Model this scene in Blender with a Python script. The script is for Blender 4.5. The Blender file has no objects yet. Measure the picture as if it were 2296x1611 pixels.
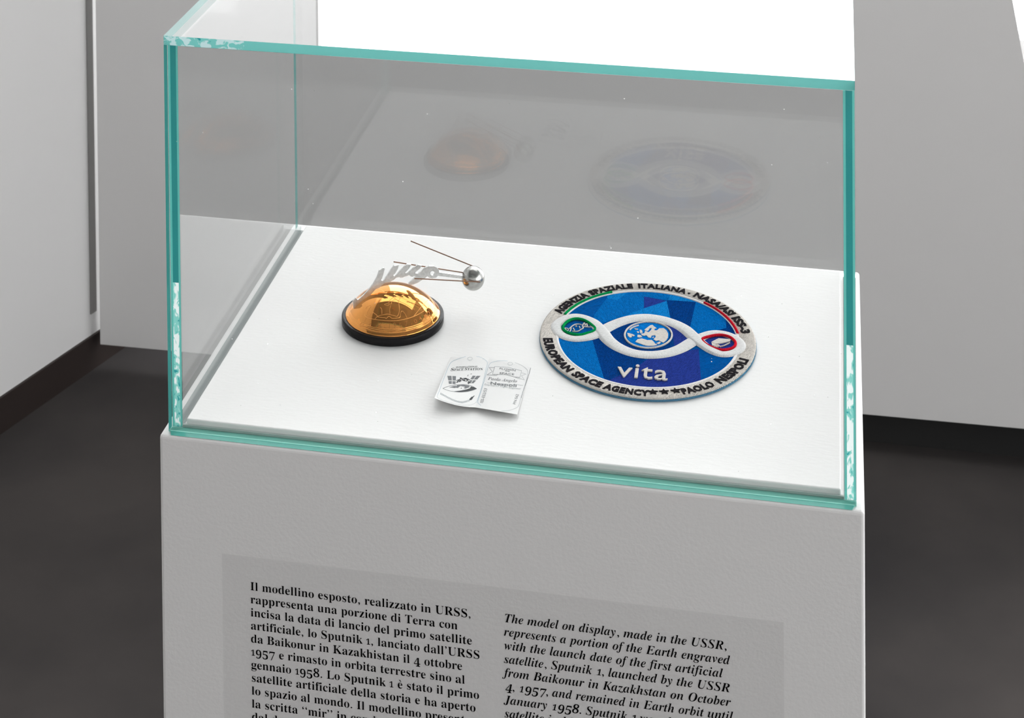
import bpy, bmesh, math, random
from mathutils import Vector, Matrix, Euler

random.seed(7)
SC = bpy.context.scene
COL = SC.collection

# ------------------------------------------------------------------ camera, view, light levels
IMG_W, IMG_H = 2296.0, 1611.0
F_PX, CX, CY = 4261.519, 999.4207, -1308.7239
ZT = 1.0                                   # height of the pedestal's top above the floor
CAM_POS = Vector((0.32435, -0.87257, 0.52013 + ZT))
CAM_ROT = Euler((1.54604, 0.00926, 0.20406), 'XYZ')
cam_data = bpy.data.cameras.new('camera')
cam = bpy.data.objects.new('camera', cam_data)
COL.objects.link(cam)
cam.location = CAM_POS
cam.rotation_euler = CAM_ROT
cam_data.sensor_fit = 'HORIZONTAL'
cam_data.sensor_width = 36.0
cam_data.lens = 36.0 * F_PX / IMG_W
cam_data.shift_x = (IMG_W / 2 - CX) / IMG_W
cam_data.shift_y = (CY - IMG_H / 2) / IMG_W
cam_data.clip_start = 0.02
cam_data.dof.use_dof = True
cam_data.dof.focus_distance = 0.98
cam_data.dof.aperture_fstop = 64.0
SC.camera = cam

SC.view_settings.view_transform = 'Standard'
SC.view_settings.look = 'None'
SC.view_settings.gamma = 1.0
SC.view_settings.use_curve_mapping = False
SC.view_settings.exposure = 0.0
SC.cycles.max_bounces = 14
SC.cycles.diffuse_bounces = 6
SC.cycles.glossy_bounces = 8
SC.cycles.transmission_bounces = 10
SC.cycles.transparent_max_bounces = 40
SC.cycles.sample_clamp_indirect = 8.0

world = bpy.data.worlds.new('daylight')
SC.world = world
world.use_nodes = True
world.node_tree.nodes['Background'].inputs[0].default_value = (0.9, 0.95, 1.0, 1)
world.node_tree.nodes['Background'].inputs[1].default_value = 0.6

L_CEIL = 2.9          # luminous ceiling panels over the pedestal
L_SIDE = 4.2          # added fill light, an unseen window in the right wall
L_FILL = 1.7         # added dim glow further left, lightens the lid's reflection
L_WIN = 7.0           # frosted daylight window behind the partition

# ------------------------------------------------------------------ pixel -> world
RM = CAM_ROT.to_matrix()
def ray(x, y):
    return (RM @ Vector(((x - CX) / F_PX, -(y - CY) / F_PX, -1.0))).normalized()
def on_z(x, y, z):
    d = ray(x, y)
    return CAM_POS + d * ((z - CAM_POS.z) / d.z)
def on_y(x, y, Y):
    d = ray(x, y)
    return CAM_POS + d * ((Y - CAM_POS.y) / d.y)
def on_plane(x, y, A, n):
    d = ray(x, y)
    return CAM_POS + d * ((A - CAM_POS).dot(n) / d.dot(n))

# ------------------------------------------------------------------ mesh helpers
class MB:
    """Collects vertices and faces and links them as one mesh object."""
    def __init__(s):
        s.v, s.f, s.m, s.uv = [], [], [], {}
    def add(s, verts, faces, mat=0):
        o = len(s.v)
        s.v += [Vector(p) for p in verts]
        for f in faces:
            s.f.append(tuple(i + o for i in f)); s.m.append(mat)
        return o
    def box(s, x0, x1, y0, y1, z0, z1, mat=0, mats=None):
        v = [(x0,y0,z0),(x1,y0,z0),(x1,y1,z0),(x0,y1,z0),(x0,y0,z1),(x1,y0,z1),(x1,y1,z1),(x0,y1,z1)]
        f = [(0,3,2,1),(4,5,6,7),(0,1,5,4),(1,2,6,5),(2,3,7,6),(3,0,4,7)]   # -z +z -y +x +y -x
        o = len(s.v); s.v += [Vector(p) for p in v]
        for k, q in enumerate(f):
            s.f.append(tuple(i + o for i in q)); s.m.append(mats[k] if mats else mat)
    def tube(s, pts, r, n=8, mat=0, cap=True):
        pts = [Vector(p) for p in pts]
        rs = r if isinstance(r, (list, tuple)) else [r] * len(pts)
        rings = []
        up = Vector((0.13, 0.31, 0.94))
        for i, p in enumerate(pts):
            t = (pts[min(i+1, len(pts)-1)] - pts[max(i-1, 0)]).normalized()
            a = t.cross(up)
            if a.length < 1e-4: a = t.cross(Vector((1, 0, 0)))
            a.normalize(); b = t.cross(a)
            rings.append([p + (a * math.cos(k*2*math.pi/n) + b * math.sin(k*2*math.pi/n)) * rs[i] for k in range(n)])
        o = len(s.v)
        for R in rings: s.v += R
        for i in range(len(pts) - 1):
            for k in range(n):
                s.f.append((o+i*n+k, o+i*n+(k+1) % n, o+(i+1)*n+(k+1) % n, o+(i+1)*n+k)); s.m.append(mat)
        if cap:
            s.f.append(tuple(o + k for k in range(n))[::-1]); s.m.append(mat)
            e = o + (len(pts)-1)*n
            s.f.append(tuple(e + k for k in range(n))); s.m.append(mat)
    def lathe(s, prof, cx, cy, n=96, mat=0):
        o = len(s.v); P = []
        for (r, z) in prof:
            if r < 1e-7:
                P.append([len(s.v)]); s.v.append(Vector((cx, cy, z)))
            else:
                P.append(list(range(len(s.v), len(s.v) + n)))
                s.v += [Vector((cx + r*math.cos(2*math.pi*k/n), cy + r*math.sin(2*math.pi*k/n), z)) for k in range(n)]
        for a, b in zip(P, P[1:]):
            for k in range(n):
                q = [a[k % len(a)], a[(k+1) % len(a)], b[(k+1) % len(b)], b[k % len(b)]]
                w = []
                for i in q:
                    if i not in w: w.append(i)
                if len(w) > 2: s.f.append(tuple(w)); s.m.append(mat)
    def build(s, name, mats, parent=None, smooth=False, bevel=0, seg=2):
        me = bpy.data.meshes.new(name)
        base = parent_world(parent)
        me.from_pydata([tuple(p - base) for p in s.v], [], s.f)
        if not isinstance(mats, (list, tuple)): mats = [mats]
        for m in mats: me.materials.append(m)
        me.polygons.foreach_set('material_index', s.m)
        if smooth: me.polygons.foreach_set('use_smooth', [True] * len(me.polygons))
        if s.uv:
            l = me.uv_layers.new(name='UVMap')
            for li, loop in enumerate(me.loops):
                l.data[li].uv = s.uv.get(loop.vertex_index, (0, 0))
        me.update()
        o = bpy.data.objects.new(name, me)
        COL.objects.link(o)
        if parent: o.parent = parent
        if bevel:
            b = o.modifiers.new('bevel', 'BEVEL'); b.width = bevel; b.segments = seg
            b.limit_method = 'ANGLE'; b.angle_limit = math.radians(40)
        return o

def parent_world(p):
    v = Vector((0, 0, 0))
    while p:
        v += p.location; p = p.parent
    return v

def tag(o, label=None, cat=None, group=None, kind=None):
    if label: o['label'] = label
    if cat: o['category'] = cat
    if group: o['group'] = group
    if kind: o['kind'] = kind
    return o
def thing(name, label, cat, loc, group=None):
    o = bpy.data.objects.new(name, None)
    o.empty_display_size = 0.02
    COL.objects.link(o); o.location = loc
    return tag(o, label, cat, group)
def struct(o, label, cat):
    return tag(o, label, cat, kind='structure')

# ------------------------------------------------------------------ materials
def mat(name):
    m = bpy.data.materials.new(name); m.use_nodes = True
    nt = m.node_tree; nt.nodes.clear()
    out = nt.nodes.new('ShaderNodeOutputMaterial')
    return m, nt, out
def nd(nt, t, **kw):
    n = nt.nodes.new(t)
    for k, v in kw.items():
        if k.startswith('i_'):
            n.inputs[k[2:].replace('_', ' ')].default_value = v
        else: setattr(n, k, v)
    return n
def pbr(name, col, rough=0.5, metal=0.0, spec=0.5, noise=None, bump=None, scale_vec=None):
    """Principled material; noise = (scale, amount, second colour), bump = (scale, strength, distance)."""
    m, nt, out = mat(name)
    b = nd(nt, 'ShaderNodeBsdfPrincipled')
    b.inputs['Base Color'].default_value = (*col, 1)
    b.inputs['Roughness'].default_value = rough
    b.inputs['Metallic'].default_value = metal
    b.inputs['Specular IOR Level'].default_value = spec
    nt.links.new(b.outputs[0], out.inputs[0])
    vec = None
    if noise or bump:
        tc = nd(nt, 'ShaderNodeTexCoord')
        mp = nd(nt, 'ShaderNodeMapping')
        if scale_vec: mp.inputs['Scale'].default_value = scale_vec
        nt.links.new(tc.outputs['Object'], mp.inputs[0]); vec = mp.outputs[0]
    if noise:
        n = nd(nt, 'ShaderNodeTexNoise'); n.inputs['Scale'].default_value = noise[0]; n.inputs['Detail'].default_value = 6
        r = nd(nt, 'ShaderNodeValToRGB')
        r.color_ramp.elements[0].position = 0.35; r.color_ramp.elements[1].position = 0.65
        r.color_ramp.elements[0].color = (*noise[2], 1); r.color_ramp.elements[1].color = (*col, 1)
        nt.links.new(vec, n.inputs[0]); nt.links.new(n.outputs['Fac'], r.inputs[0]); nt.links.new(r.outputs[0], b.inputs['Base Color'])
    if bump:
        n = nd(nt, 'ShaderNodeTexNoise'); n.inputs['Scale'].default_value = bump[0]; n.inputs['Detail'].default_value = 3
        bp = nd(nt, 'ShaderNodeBump'); bp.inputs['Strength'].default_value = bump[1]; bp.inputs['Distance'].default_value = bump[2]
        nt.links.new(vec, n.inputs[0]); nt.links.new(n.outputs['Fac'], bp.inputs['Height']); nt.links.new(bp.outputs[0], b.inputs['Normal'])
    return m
def emit(name, col, s):
    m, nt, out = mat(name)
    e = nd(nt, 'ShaderNodeEmission'); e.inputs[0].default_value = (*col, 1); e.inputs[1].default_value = s
    nt.links.new(e.outputs[0], out.inputs[0]); return m

def glass_face(name):
    """Flat pane: clear straight-through transmission plus Fresnel mirror on both faces, a few dust specks."""
    m, nt, out = mat(name)
    geo = nd(nt, 'ShaderNodeNewGeometry')
    ior = nd(nt, 'ShaderNodeMix'); ior.data_type = 'FLOAT'
    ior.inputs[2].default_value = 1.52; ior.inputs[3].default_value = 1 / 1.52
    nt.links.new(geo.outputs['Backfacing'], ior.inputs[0])
    fr = nd(nt, 'ShaderNodeFresnel'); nt.links.new(ior.outputs[0], fr.inputs['IOR'])
    tr = nd(nt, 'ShaderNodeBsdfTransparent'); tr.inputs[0].default_value = (0.978, 0.982, 0.982, 1)
    gl = nd(nt, 'ShaderNodeBsdfGlossy'); gl.inputs[0].default_value = (1, 1, 1, 1); gl.inputs['Roughness'].default_value = 0.0
    mx = nd(nt, 'ShaderNodeMixShader')
    nt.links.new(fr.outputs[0], mx.inputs[0]); nt.links.new(tr.outputs[0], mx.inputs[1]); nt.links.new(gl.outputs[0], mx.inputs[2])
    # dust
    tc = nd(nt, 'ShaderNodeTexCoord')
    vo = nd(nt, 'ShaderNodeTexVoronoi'); vo.inputs['Scale'].default_value = 150.0
    nt.links.new(tc.outputs['Object'], vo.inputs['Vector'])
    sep = nd(nt, 'ShaderNodeSeparateColor'); nt.links.new(vo.outputs['Color'], sep.inputs[0])
    sz = nd(nt, 'ShaderNodeMath'); sz.operation = 'MULTIPLY'; sz.inputs[1].default_value = 0.05
    pw = nd(nt, 'ShaderNodeMath'); pw.operation = 'POWER'; pw.inputs[1].default_value = 3.0
    nt.links.new(sep.outputs[0], pw.inputs[0]); nt.links.new(pw.outputs[0], sz.inputs[0])
    lt = nd(nt, 'ShaderNodeMath'); lt.operation = 'LESS_THAN'
    nt.links.new(vo.outputs['Distance'], lt.inputs[0]); nt.links.new(sz.outputs[0], lt.inputs[1])
    df = nd(nt, 'ShaderNodeBsdfTranslucent'); df.inputs[0].default_value = (0.95, 0.95, 0.93, 1)
    k = nd(nt, 'ShaderNodeMath'); k.operation = 'MULTIPLY'; k.inputs[1].default_value = 0.45
    nt.links.new(lt.outputs[0], k.inputs[0])
    m2 = nd(nt, 'ShaderNodeMixShader')
    nt.links.new(k.outputs[0], m2.inputs[0]); nt.links.new(mx.outputs[0], m2.inputs[1]); nt.links.new(df.outputs[0], m2.inputs[2])
    nt.links.new(m2.outputs[0], out.inputs[0])
    return m

def glass_edge(name, col, tcol, gloss=0.12, pattern=None, tfac=0.72):
    """Cut edge of float glass: sea-green, passes light on from inside the pane."""
    m, nt, out = mat(name)
    df = nd(nt, 'ShaderNodeBsdfDiffuse'); df.inputs[0].default_value = (*col, 1)
    tl = nd(nt, 'ShaderNodeBsdfTranslucent'); tl.inputs[0].default_value = (*tcol, 1)
    gl = nd(nt, 'ShaderNodeBsdfGlossy'); gl.inputs['Roughness'].default_value = 0.15
    a = nd(nt, 'ShaderNodeMixShader'); a.inputs[0].default_value = tfac
    b = nd(nt, 'ShaderNodeMixShader'); b.inputs[0].default_value = gloss
    nt.links.new(df.outputs[0], a.inputs[1]); nt.links.new(tl.outputs[0], a.inputs[2])
    nt.links.new(a.outputs[0], b.inputs[1]); nt.links.new(gl.outputs[0], b.inputs[2])
    nt.links.new(b.outputs[0], out.inputs[0])
    if pattern: pattern(nt, df, tl)
    return m

def blob_pattern(scale_vec, axis, lo, hi, thr, white=(0.97, 1.0, 0.99), dark=(0.02, 0.36, 0.36), teal=(0.24, 0.72, 0.66)):
    """Glue smears: streaky white / sea-green / dark flecks, only where object coordinate `axis` lies in lo..hi."""
    def f(nt, df, tl):
        tc = nd(nt, 'ShaderNodeTexCoord'); mp = nd(nt, 'ShaderNodeMapping'); mp.inputs['Scale'].default_value = scale_vec
        mp.inputs['Rotation'].default_value = (0, 0.5, 0)
        nt.links.new(tc.outputs['Object'], mp.inputs[0])
        n = nd(nt, 'ShaderNodeTexNoise'); n.inputs['Scale'].default_value = 1.0; n.inputs['Detail'].default_value = 2.0
        n.inputs['Distortion'].default_value = 0.6
        nt.links.new(mp.outputs[0], n.inputs[0])
        r = nd(nt, 'ShaderNodeValToRGB'); r.color_ramp.interpolation = 'EASE'
        e = r.color_ramp.elements
        e[0].position = 0.30; e[0].color = (*dark, 1)
        e[1].position = thr + 0.05; e[1].color = (*white, 1)
        x = e.new(0.36); x.color = (*teal, 1)
        x = e.new(thr - 0.03); x.color = (*teal, 1)
        nt.links.new(n.outputs['Fac'], r.inputs[0])
        sp = nd(nt, 'ShaderNodeSeparateXYZ'); nt.links.new(tc.outputs['Object'], sp.inputs[0])
        g = nd(nt, 'ShaderNodeMath'); g.operation = 'GREATER_THAN'; g.inputs[1].default_value = lo
        h = nd(nt, 'ShaderNodeMath'); h.operation = 'LESS_THAN'; h.inputs[1].default_value = hi
        k = nd(nt, 'ShaderNodeMath'); k.operation = 'MULTIPLY'
        nt.links.new(sp.outputs[axis], g.inputs[0]); nt.links.new(sp.outputs[axis], h.inputs[0])
        nt.links.new(g.outputs[0], k.inputs[0]); nt.links.new(h.outputs[0], k.inputs[1])
        for s in (df, tl):
            mx = nd(nt, 'ShaderNodeMix'); mx.data_type = 'RGBA'
            mx.inputs[6].default_value = s.inputs[0].default_value[:]
            nt.links.new(k.outputs[0], mx.inputs[0]); nt.links.new(r.outputs[0], mx.inputs[7])
            nt.links.new(mx.outputs[2], s.inputs[0])
    return f

def thread(name, col, angle=0.0, freq=1500.0, dark=0.55, uv=False, rough=0.42, sheen=0.0, noise_scale=2600.0):
    """Embroidery thread: parallel satin stitches running at an angle, broken up by noise."""
    m, nt, out = mat(name)
    b = nd(nt, 'ShaderNodeBsdfPrincipled'); b.inputs['Roughness'].default_value = rough
    b.inputs['Sheen Weight'].default_value = sheen; b.inputs['Specular IOR Level'].default_value = 0.0
    tc = nd(nt, 'ShaderNodeTexCoord'); mp = nd(nt, 'ShaderNodeMapping'); mp.inputs['Rotation'].default_value = (0, 0, angle)
    nt.links.new(tc.outputs['UV' if uv else 'Object'], mp.inputs[0])
    w = nd(nt, 'ShaderNodeTexWave'); w.wave_type = 'BANDS'; w.bands_direction = 'X'
    w.inputs['Scale'].default_value = 0.314 / (1.2 / freq) if not uv else freq / 12.566
    w.inputs['Distortion'].default_value = 2.5; w.inputs['Detail'].default_value = 2; w.inputs['Detail Scale'].default_value = 1.5
    nt.links.new(mp.outputs[0], w.inputs[0])
    m2 = nd(nt, 'ShaderNodeMapping'); m2.inputs['Scale'].default_value = (1.0, 0.22, 1.0)
    nt.links.new(mp.outputs[0], m2.inputs[0])
    n = nd(nt, 'ShaderNodeTexNoise'); n.inputs['Scale'].default_value = noise_scale; n.inputs['Detail'].default_value = 1
    nt.links.new(m2.outputs[0], n.inputs[0])
    mul = nd(nt, 'ShaderNodeMath'); mul.operation = 'MULTIPLY_ADD'; mul.inputs[1].default_value = 0.45
    nt.links.new(w.outputs['Fac'], mul.inputs[0]); nt.links.new(n.outputs['Fac'], mul.inputs[2])
    r = nd(nt, 'ShaderNodeValToRGB')
    r.color_ramp.elements[0].position = 0.42; r.color_ramp.elements[1].position = 0.9
    r.color_ramp.elements[0].color = (*[c * dark for c in col], 1); r.color_ramp.elements[1].color = (*col, 1)
    nt.links.new(mul.outputs[0], r.inputs[0]); nt.links.new(r.outputs[0], b.inputs['Base Color'])
    bp = nd(nt, 'ShaderNodeBump'); bp.inputs['Strength'].default_value = 0.5; bp.inputs['Distance'].default_value = 0.00012
    nt.links.new(mul.outputs[0], bp.inputs['Height']); nt.links.new(bp.outputs[0], b.inputs['Normal'])
    nt.links.new(b.outputs[0], out.inputs[0])
    return m

M = {}
M['pedestal'] = pbr('white_wall_paint', (0.86, 0.853, 0.848), 0.62, bump=(520, 0.16, 0.0008))
M['board'] = pbr('white_board_paint', (0.80, 0.798, 0.792), 0.6, bump=(430, 0.14, 0.0006), scale_vec=(0.55, 1.5, 1))
M['wall'] = pbr('grey_white_plaster', (0.78, 0.78, 0.78), 0.7, bump=(60, 0.05, 0.002))
M['panel'] = pbr('partition_paint', (0.74, 0.735, 0.73), 0.65, bump=(80, 0.04, 0.001))
M['rear'] = pbr('rear_plaster', (0.62, 0.61, 0.60), 0.8)
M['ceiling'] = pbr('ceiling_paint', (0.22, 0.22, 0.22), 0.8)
M['floor'] = pbr('dark_resin_floor', (0.066, 0.060, 0.058), 0.7, spec=0.04, noise=(2.4, 1, (0.036, 0.034, 0.035)), bump=(40, 0.05, 0.002))
M['baseboard'] = pbr('dark_brown_baseboard', (0.022, 0.014, 0.012), 0.6)
M['joint'] = pbr('joint_grey', (0.27, 0.265, 0.26), 0.8)  # dark tone painting in the contact shadow beside the partition
M['black'] = pbr('black_plinth', (0.012, 0.012, 0.012), 0.7)
M['glass'] = glass_face('clear_glass')
M['edge'] = glass_edge('glass_edge', (0.07, 0.36, 0.34), (0.06, 0.40, 0.37))
M['edge_lid'] = glass_edge('lid_edge', (0.13, 0.45, 0.42), (0.14, 0.44, 0.41),
                           pattern=blob_pattern((230, 60, 330), 0, -1, -0.124, 0.52, (0.46, 0.62, 0.63), (0.02, 0.26, 0.27), (0.15, 0.45, 0.42)))
M['seam'] = glass_edge('glue_seam', (0.03, 0.26, 0.25), (0.025, 0.24, 0.235),
                       pattern=blob_pattern((420, 60, 190), 2, -1, 0.072, 0.47, (0.9, 0.95, 0.94), (0.03, 0.34, 0.36), (0.26, 0.66, 0.60)))  # white lower part paints the board's reflection into the seam
def clear_mat(c=(1, 1, 1)):
    m, nt, out = mat('clear_glue'); t = nd(nt, 'ShaderNodeBsdfTransparent'); t.inputs[0].default_value = (*c, 1); nt.links.new(t.outputs[0], out.inputs[0]); return m
M['clear'] = clear_mat()
M['seam_side'] = glass_edge('seam_side', (0.16, 0.52, 0.47), (0.12, 0.46, 0.41))
M['bead'] = glass_edge('sealant', (0.13, 0.56, 0.48), (0.1, 0.5, 0.42), gloss=0.06, tfac=0.1)  # light tinted by the glass, put into the colour of a strip
M['foot'] = pbr('foot_seal_grey', (0.20, 0.24, 0.235), 0.6)  # grey paints in the dark floor seen through the side panes
M['tint'] = clear_mat((0.50, 0.80, 0.74))  # teal light in the gap, put into the pane's bottom face
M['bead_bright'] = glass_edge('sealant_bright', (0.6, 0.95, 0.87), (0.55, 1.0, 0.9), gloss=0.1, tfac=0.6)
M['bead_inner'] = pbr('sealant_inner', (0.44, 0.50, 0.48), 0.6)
M['disc'] = pbr('black_plastic', (0.008, 0.008, 0.009), 0.25, spec=0.08)
M['copper'] = pbr('polished_copper', (0.86, 0.365, 0.095), 0.045, 1.0)
M['engrave'] = pbr('engraved_copper', (0.80, 0.37, 0.11), 0.34, 1.0)
M['silver'] = pbr('dull_silver', (0.74, 0.74, 0.73), 0.3, 1.0, noise=(700, 1, (0.6, 0.6, 0.59)))
M['ball'] = pbr('ball_silver', (0.52, 0.52, 0.50), 0.22, 1.0, noise=(420, 1, (0.40, 0.40, 0.385)))
M['wire'] = pbr('brown_wire', (0.22, 0.13, 0.09), 0.4, 0.8)
M['ink'] = pbr('caption_ink', (0.040, 0.040, 0.042), 0.6)
M['film'] = None
M['paper'] = pbr('label_paper', (0.79, 0.79, 0.785), 0.6, spec=0.1)
M['print'] = pbr('grey_print', (0.09, 0.095, 0.10), 0.7, spec=0.02)
M['print_mid'] = pbr('mid_print', (0.22, 0.23, 0.24), 0.7, spec=0.02)
M['print_soft'] = pbr('soft_print', (0.42, 0.45, 0.46), 0.7, spec=0.02)
M['print_blue'] = pbr('pale_blue_print', (0.42, 0.54, 0.62), 0.7, spec=0.02)
M['p_back'] = thread('backing_thread', (0.10, 0.27, 0.42), 0.3, 2400, 0.5)
M['p_cream'] = thread('cream_thread', (0.80, 0.755, 0.70), 0.4, 2300, 0.30, noise_scale=3200)
M['p_white'] = thread('white_thread', (0.80, 0.80, 0.80), 0, 330, 0.72, uv=True, noise_scale=150)
M['p_whiteo'] = thread('white_rim_thread', (0.86, 0.85, 0.84), 0.7, 2600, 0.8)
M['p_black'] = thread('black_thread', (0.028, 0.026, 0.030), 0.6, 2600, 0.4)
M['p_green'] = thread('green_thread', (0.0, 0.36, 0.09), 0.8, 2400, 0.5)
M['p_red'] = thread('red_thread', (0.72, 0.012, 0.03), 0.8, 2400, 0.6)
M['p_globe'] = thread('sky_thread', (0.0, 0.21, 0.72), 0.9, 2000, 0.4)
M['p_land'] = thread('land_thread', (0.78, 0.74, 0.69), 1.57, 2600, 0.62)
BL = [thread('blue_deep', (0.0, 0.052, 0.27), 0.2, 1700, 0.35), thread('blue_mid', (0.0, 0.105, 0.41), 1.1, 1900, 0.42),
      thread('blue_bright', (0.0, 0.168, 0.56), -0.5, 1700, 0.4), thread('blue_violet', (0.022, 0.05, 0.32), 0.55, 1500, 0.4),
      thread('blue_light', (0.004, 0.24, 0.68), 0.1, 2100, 0.45)]

def film_mat():
    m, nt, out = mat('satin_film')
    tr = nd(nt, 'ShaderNodeBsdfTransparent'); tr.inputs[0].default_value = (0.992, 0.992, 0.992, 1)
    df = nd(nt, 'ShaderNodeBsdfGlossy'); df.inputs[0].default_value = (1, 1, 1, 1); df.inputs['Roughness'].default_value = 0.35
    mx = nd(nt, 'ShaderNodeMixShader'); mx.inputs[0].default_value = 0.03
    nt.links.new(tr.outputs[0], mx.inputs[1]); nt.links.new(df.outputs[0], mx.inputs[2]); nt.links.new(mx.outputs[0], out.inputs[0])
    return m
M['film'] = film_mat()

# ------------------------------------------------------------------ room
W, D, H = 0.33, 0.22731, 0.19613       # glass case outside
T, TS, TL = 0.0048, 0.0056, 0.0046     # front/back panes, side panes, lid
HB, G, O = 0.00378, 0.0014, 0.0036     # raised board, gap, ledge

WL0, WLD = Vector((-0.861, 1.63, 0)), Vector((0.3106, 0.9505, 0))   # left wall foot line
WLN = Vector((0.9505, -0.3106, 0))
BACK_Y, CEIL_Z, REAR_Y, RIGHT_X = 2.45, 3.1, -3.6, 3.0
def wl(s, z, off=0.0): return WL0 + WLD * s + WLN * off + Vector((0, 0, z))

def wl_s(px): return (on_plane(px, 500, WL0, WLN) - WL0).dot(WLD)

def quadbox(name, mt, a, b, off0, off1, z0, z1):
    mb = MB()
    v = [wl(a, z0, off0), wl(b, z0, off0), wl(b, z0, off1), wl(a, z0, off1), wl(a, z1, off0), wl(b, z1, off0), wl(b, z1, off1), wl(a, z1, off1)]
    mb.add(v, [(0,3,2,1),(4,5,6,7),(0,1,5,4),(1,2,6,5),(2,3,7,6),(3,0,4,7)])
    return mb.build(name, mt)

mb = MB(); mb.box(-4.2, RIGHT_X + 0.1, REAR_Y - 0.1, BACK_Y + 0.1, -0.08, 0.0)
struct(mb.build('floor', M['floor']), 'dark grey resin floor with cloudy mottling', 'floor')
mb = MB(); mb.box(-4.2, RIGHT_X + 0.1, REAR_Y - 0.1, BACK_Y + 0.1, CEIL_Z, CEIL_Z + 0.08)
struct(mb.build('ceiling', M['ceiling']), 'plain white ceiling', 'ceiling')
struct(quadbox('wall_left', M['wall'], -5.5, 0.30, -0.1, 0.0, 0.0, CEIL_Z), 'pale grey-white wall at left above dark baseboard', 'wall')
struct(quadbox('baseboard_left', M['baseboard'], -5.5, 0.30, 0.0, 0.004, 0.0, 0.052), 'dark brown baseboard along the left wall', 'baseboard')
struct(quadbox('trim_1', M['joint'], wl_s(199), wl_s(212), 0.0, 0.002, 0.085, CEIL_Z), 'slim dark vertical joint strip at the end of the left wall', 'trim')
mb = MB(); mb.box(RIGHT_X, RIGHT_X + 0.1, REAR_Y, BACK_Y, 0, CEIL_Z)
struct(mb.build('wall_right', M['wall']), 'wall at the right end of the room', 'wall')
SY0, SY1, SZ0, SZ1 = -2.8, 0.5, 0.9, 2.7
win = struct(thing('window_4', None, None, (RIGHT_X - 0.02, SY0, SZ0)), 'wide side window in the right wall', 'window')  # window_4 with its frame and pane is added fill, unseen
mb = MB()
for (a, b, c, d) in ((SY0, SY0+.05, SZ0, SZ1), (SY1-.05, SY1, SZ0, SZ1), (SY0+.05, SY1-.05, SZ0, SZ0+.05), (SY0+.05, SY1-.05, SZ1-.05, SZ1)):
    mb.box(RIGHT_X - 0.03, RIGHT_X - 0.0005, a, b, c, d)
mb.build('window_frame', M['wall'], win)
mb = MB(); mb.box(RIGHT_X - 0.015, RIGHT_X - 0.005, SY0+.05, SY1-.05, SZ0+.05, SZ1-.05)
mb.build('window_pane', emit('side_daylight', (1, 1, 1), L_SIDE), win)
mb = MB(); mb.box(-4.1, RIGHT_X, REAR_Y - 0.1, REAR_Y, 0, CEIL_Z)
struct(mb.build('wall_front', M['rear']), 'dim grey wall facing the pedestal text', 'wall')
WINS = [(-0.62, 0.50, 0.95, 3.0, L_WIN, 'tall bright frosted window behind the grey partition'),
        (0.56, 2.60, 0.375, 3.0, L_WIN, 'bright low-silled window at the right of the partition'),
        (-1.60, -0.62, 0.95, 3.0, L_FILL, 'window dimmed by a pale blind behind the left wall')]
mb = MB()
xs = [(-4.1, -1.60), (0.50, 0.56), (2.60, RIGHT_X)]
for a, b in xs: mb.box(a, b, BACK_Y, BACK_Y + 0.1, 0, CEIL_Z)
for (a, b, c, d, lv, lb) in WINS:
    mb.box(a, b, BACK_Y, BACK_Y + 0.1, 0, c); mb.box(a, b, BACK_Y, BACK_Y + 0.1, d, CEIL_Z)
struct(mb.build('wall_back', M['wall']), 'white wall with bright windows behind the partition', 'wall')
for k, (WX0, WX1, WZ0, WZ1, lv, lb) in enumerate(WINS):
    win = struct(thing('window_%d' % (k + 1), None, None, (WX0, BACK_Y + 0.05, WZ0)), lb, 'window')  # window_3 is the added dim glow
    mb = MB()
    for (a, b, c, d) in ((WX0, WX0+.002, WZ0, WZ1), (WX1-.002, WX1, WZ0, WZ1), (WX0+.002, WX1-.002, WZ0, WZ0+.002), (WX0+.002, WX1-.002, WZ1-.002, WZ1)):
        mb.box(a, b, BACK_Y + 0.02, BACK_Y + 0.07, c, d)
    mb.build('window_frame', M['wall'], win)
    mb = MB(); mb.box(WX0+.002, WX1-.002, BACK_Y + 0.04, BACK_Y + 0.05, WZ0+.002, WZ1-.002)
    mb.build('window_pane', emit('frosted_daylight_%d' % k, (1, 1, 1), lv), win)

def ceiling_lamp(x0, x1, y0, y1, lvl, label):
    t = thing('ceiling_light', label, 'ceiling light', ((x0+x1)/2, (y0+y1)/2, CEIL_Z))
    m = MB()
    for (a, b, c, d) in ((x0-.03, x0, y0-.03, y1+.03), (x1, x1+.03, y0-.03, y1+.03), (x0, x1, y0-.03, y0), (x0, x1, y1, y1+.03)):
        m.box(a, b, c, d, CEIL_Z - 0.05, CEIL_Z)
    m.build('frame', M['wall'], t)
    m = MB(); m.box(x0, x1, y0, y1, CEIL_Z - 0.045, CEIL_Z - 0.005)
    m.build('diffuser', emit('diffuser_' + str(lvl), (1, 0.99, 0.97), lvl), t)
ceiling_lamp(-0.9, 1.3, 0.85, 2.30, L_CEIL, 'bright luminous ceiling panel above the glass case')

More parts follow.
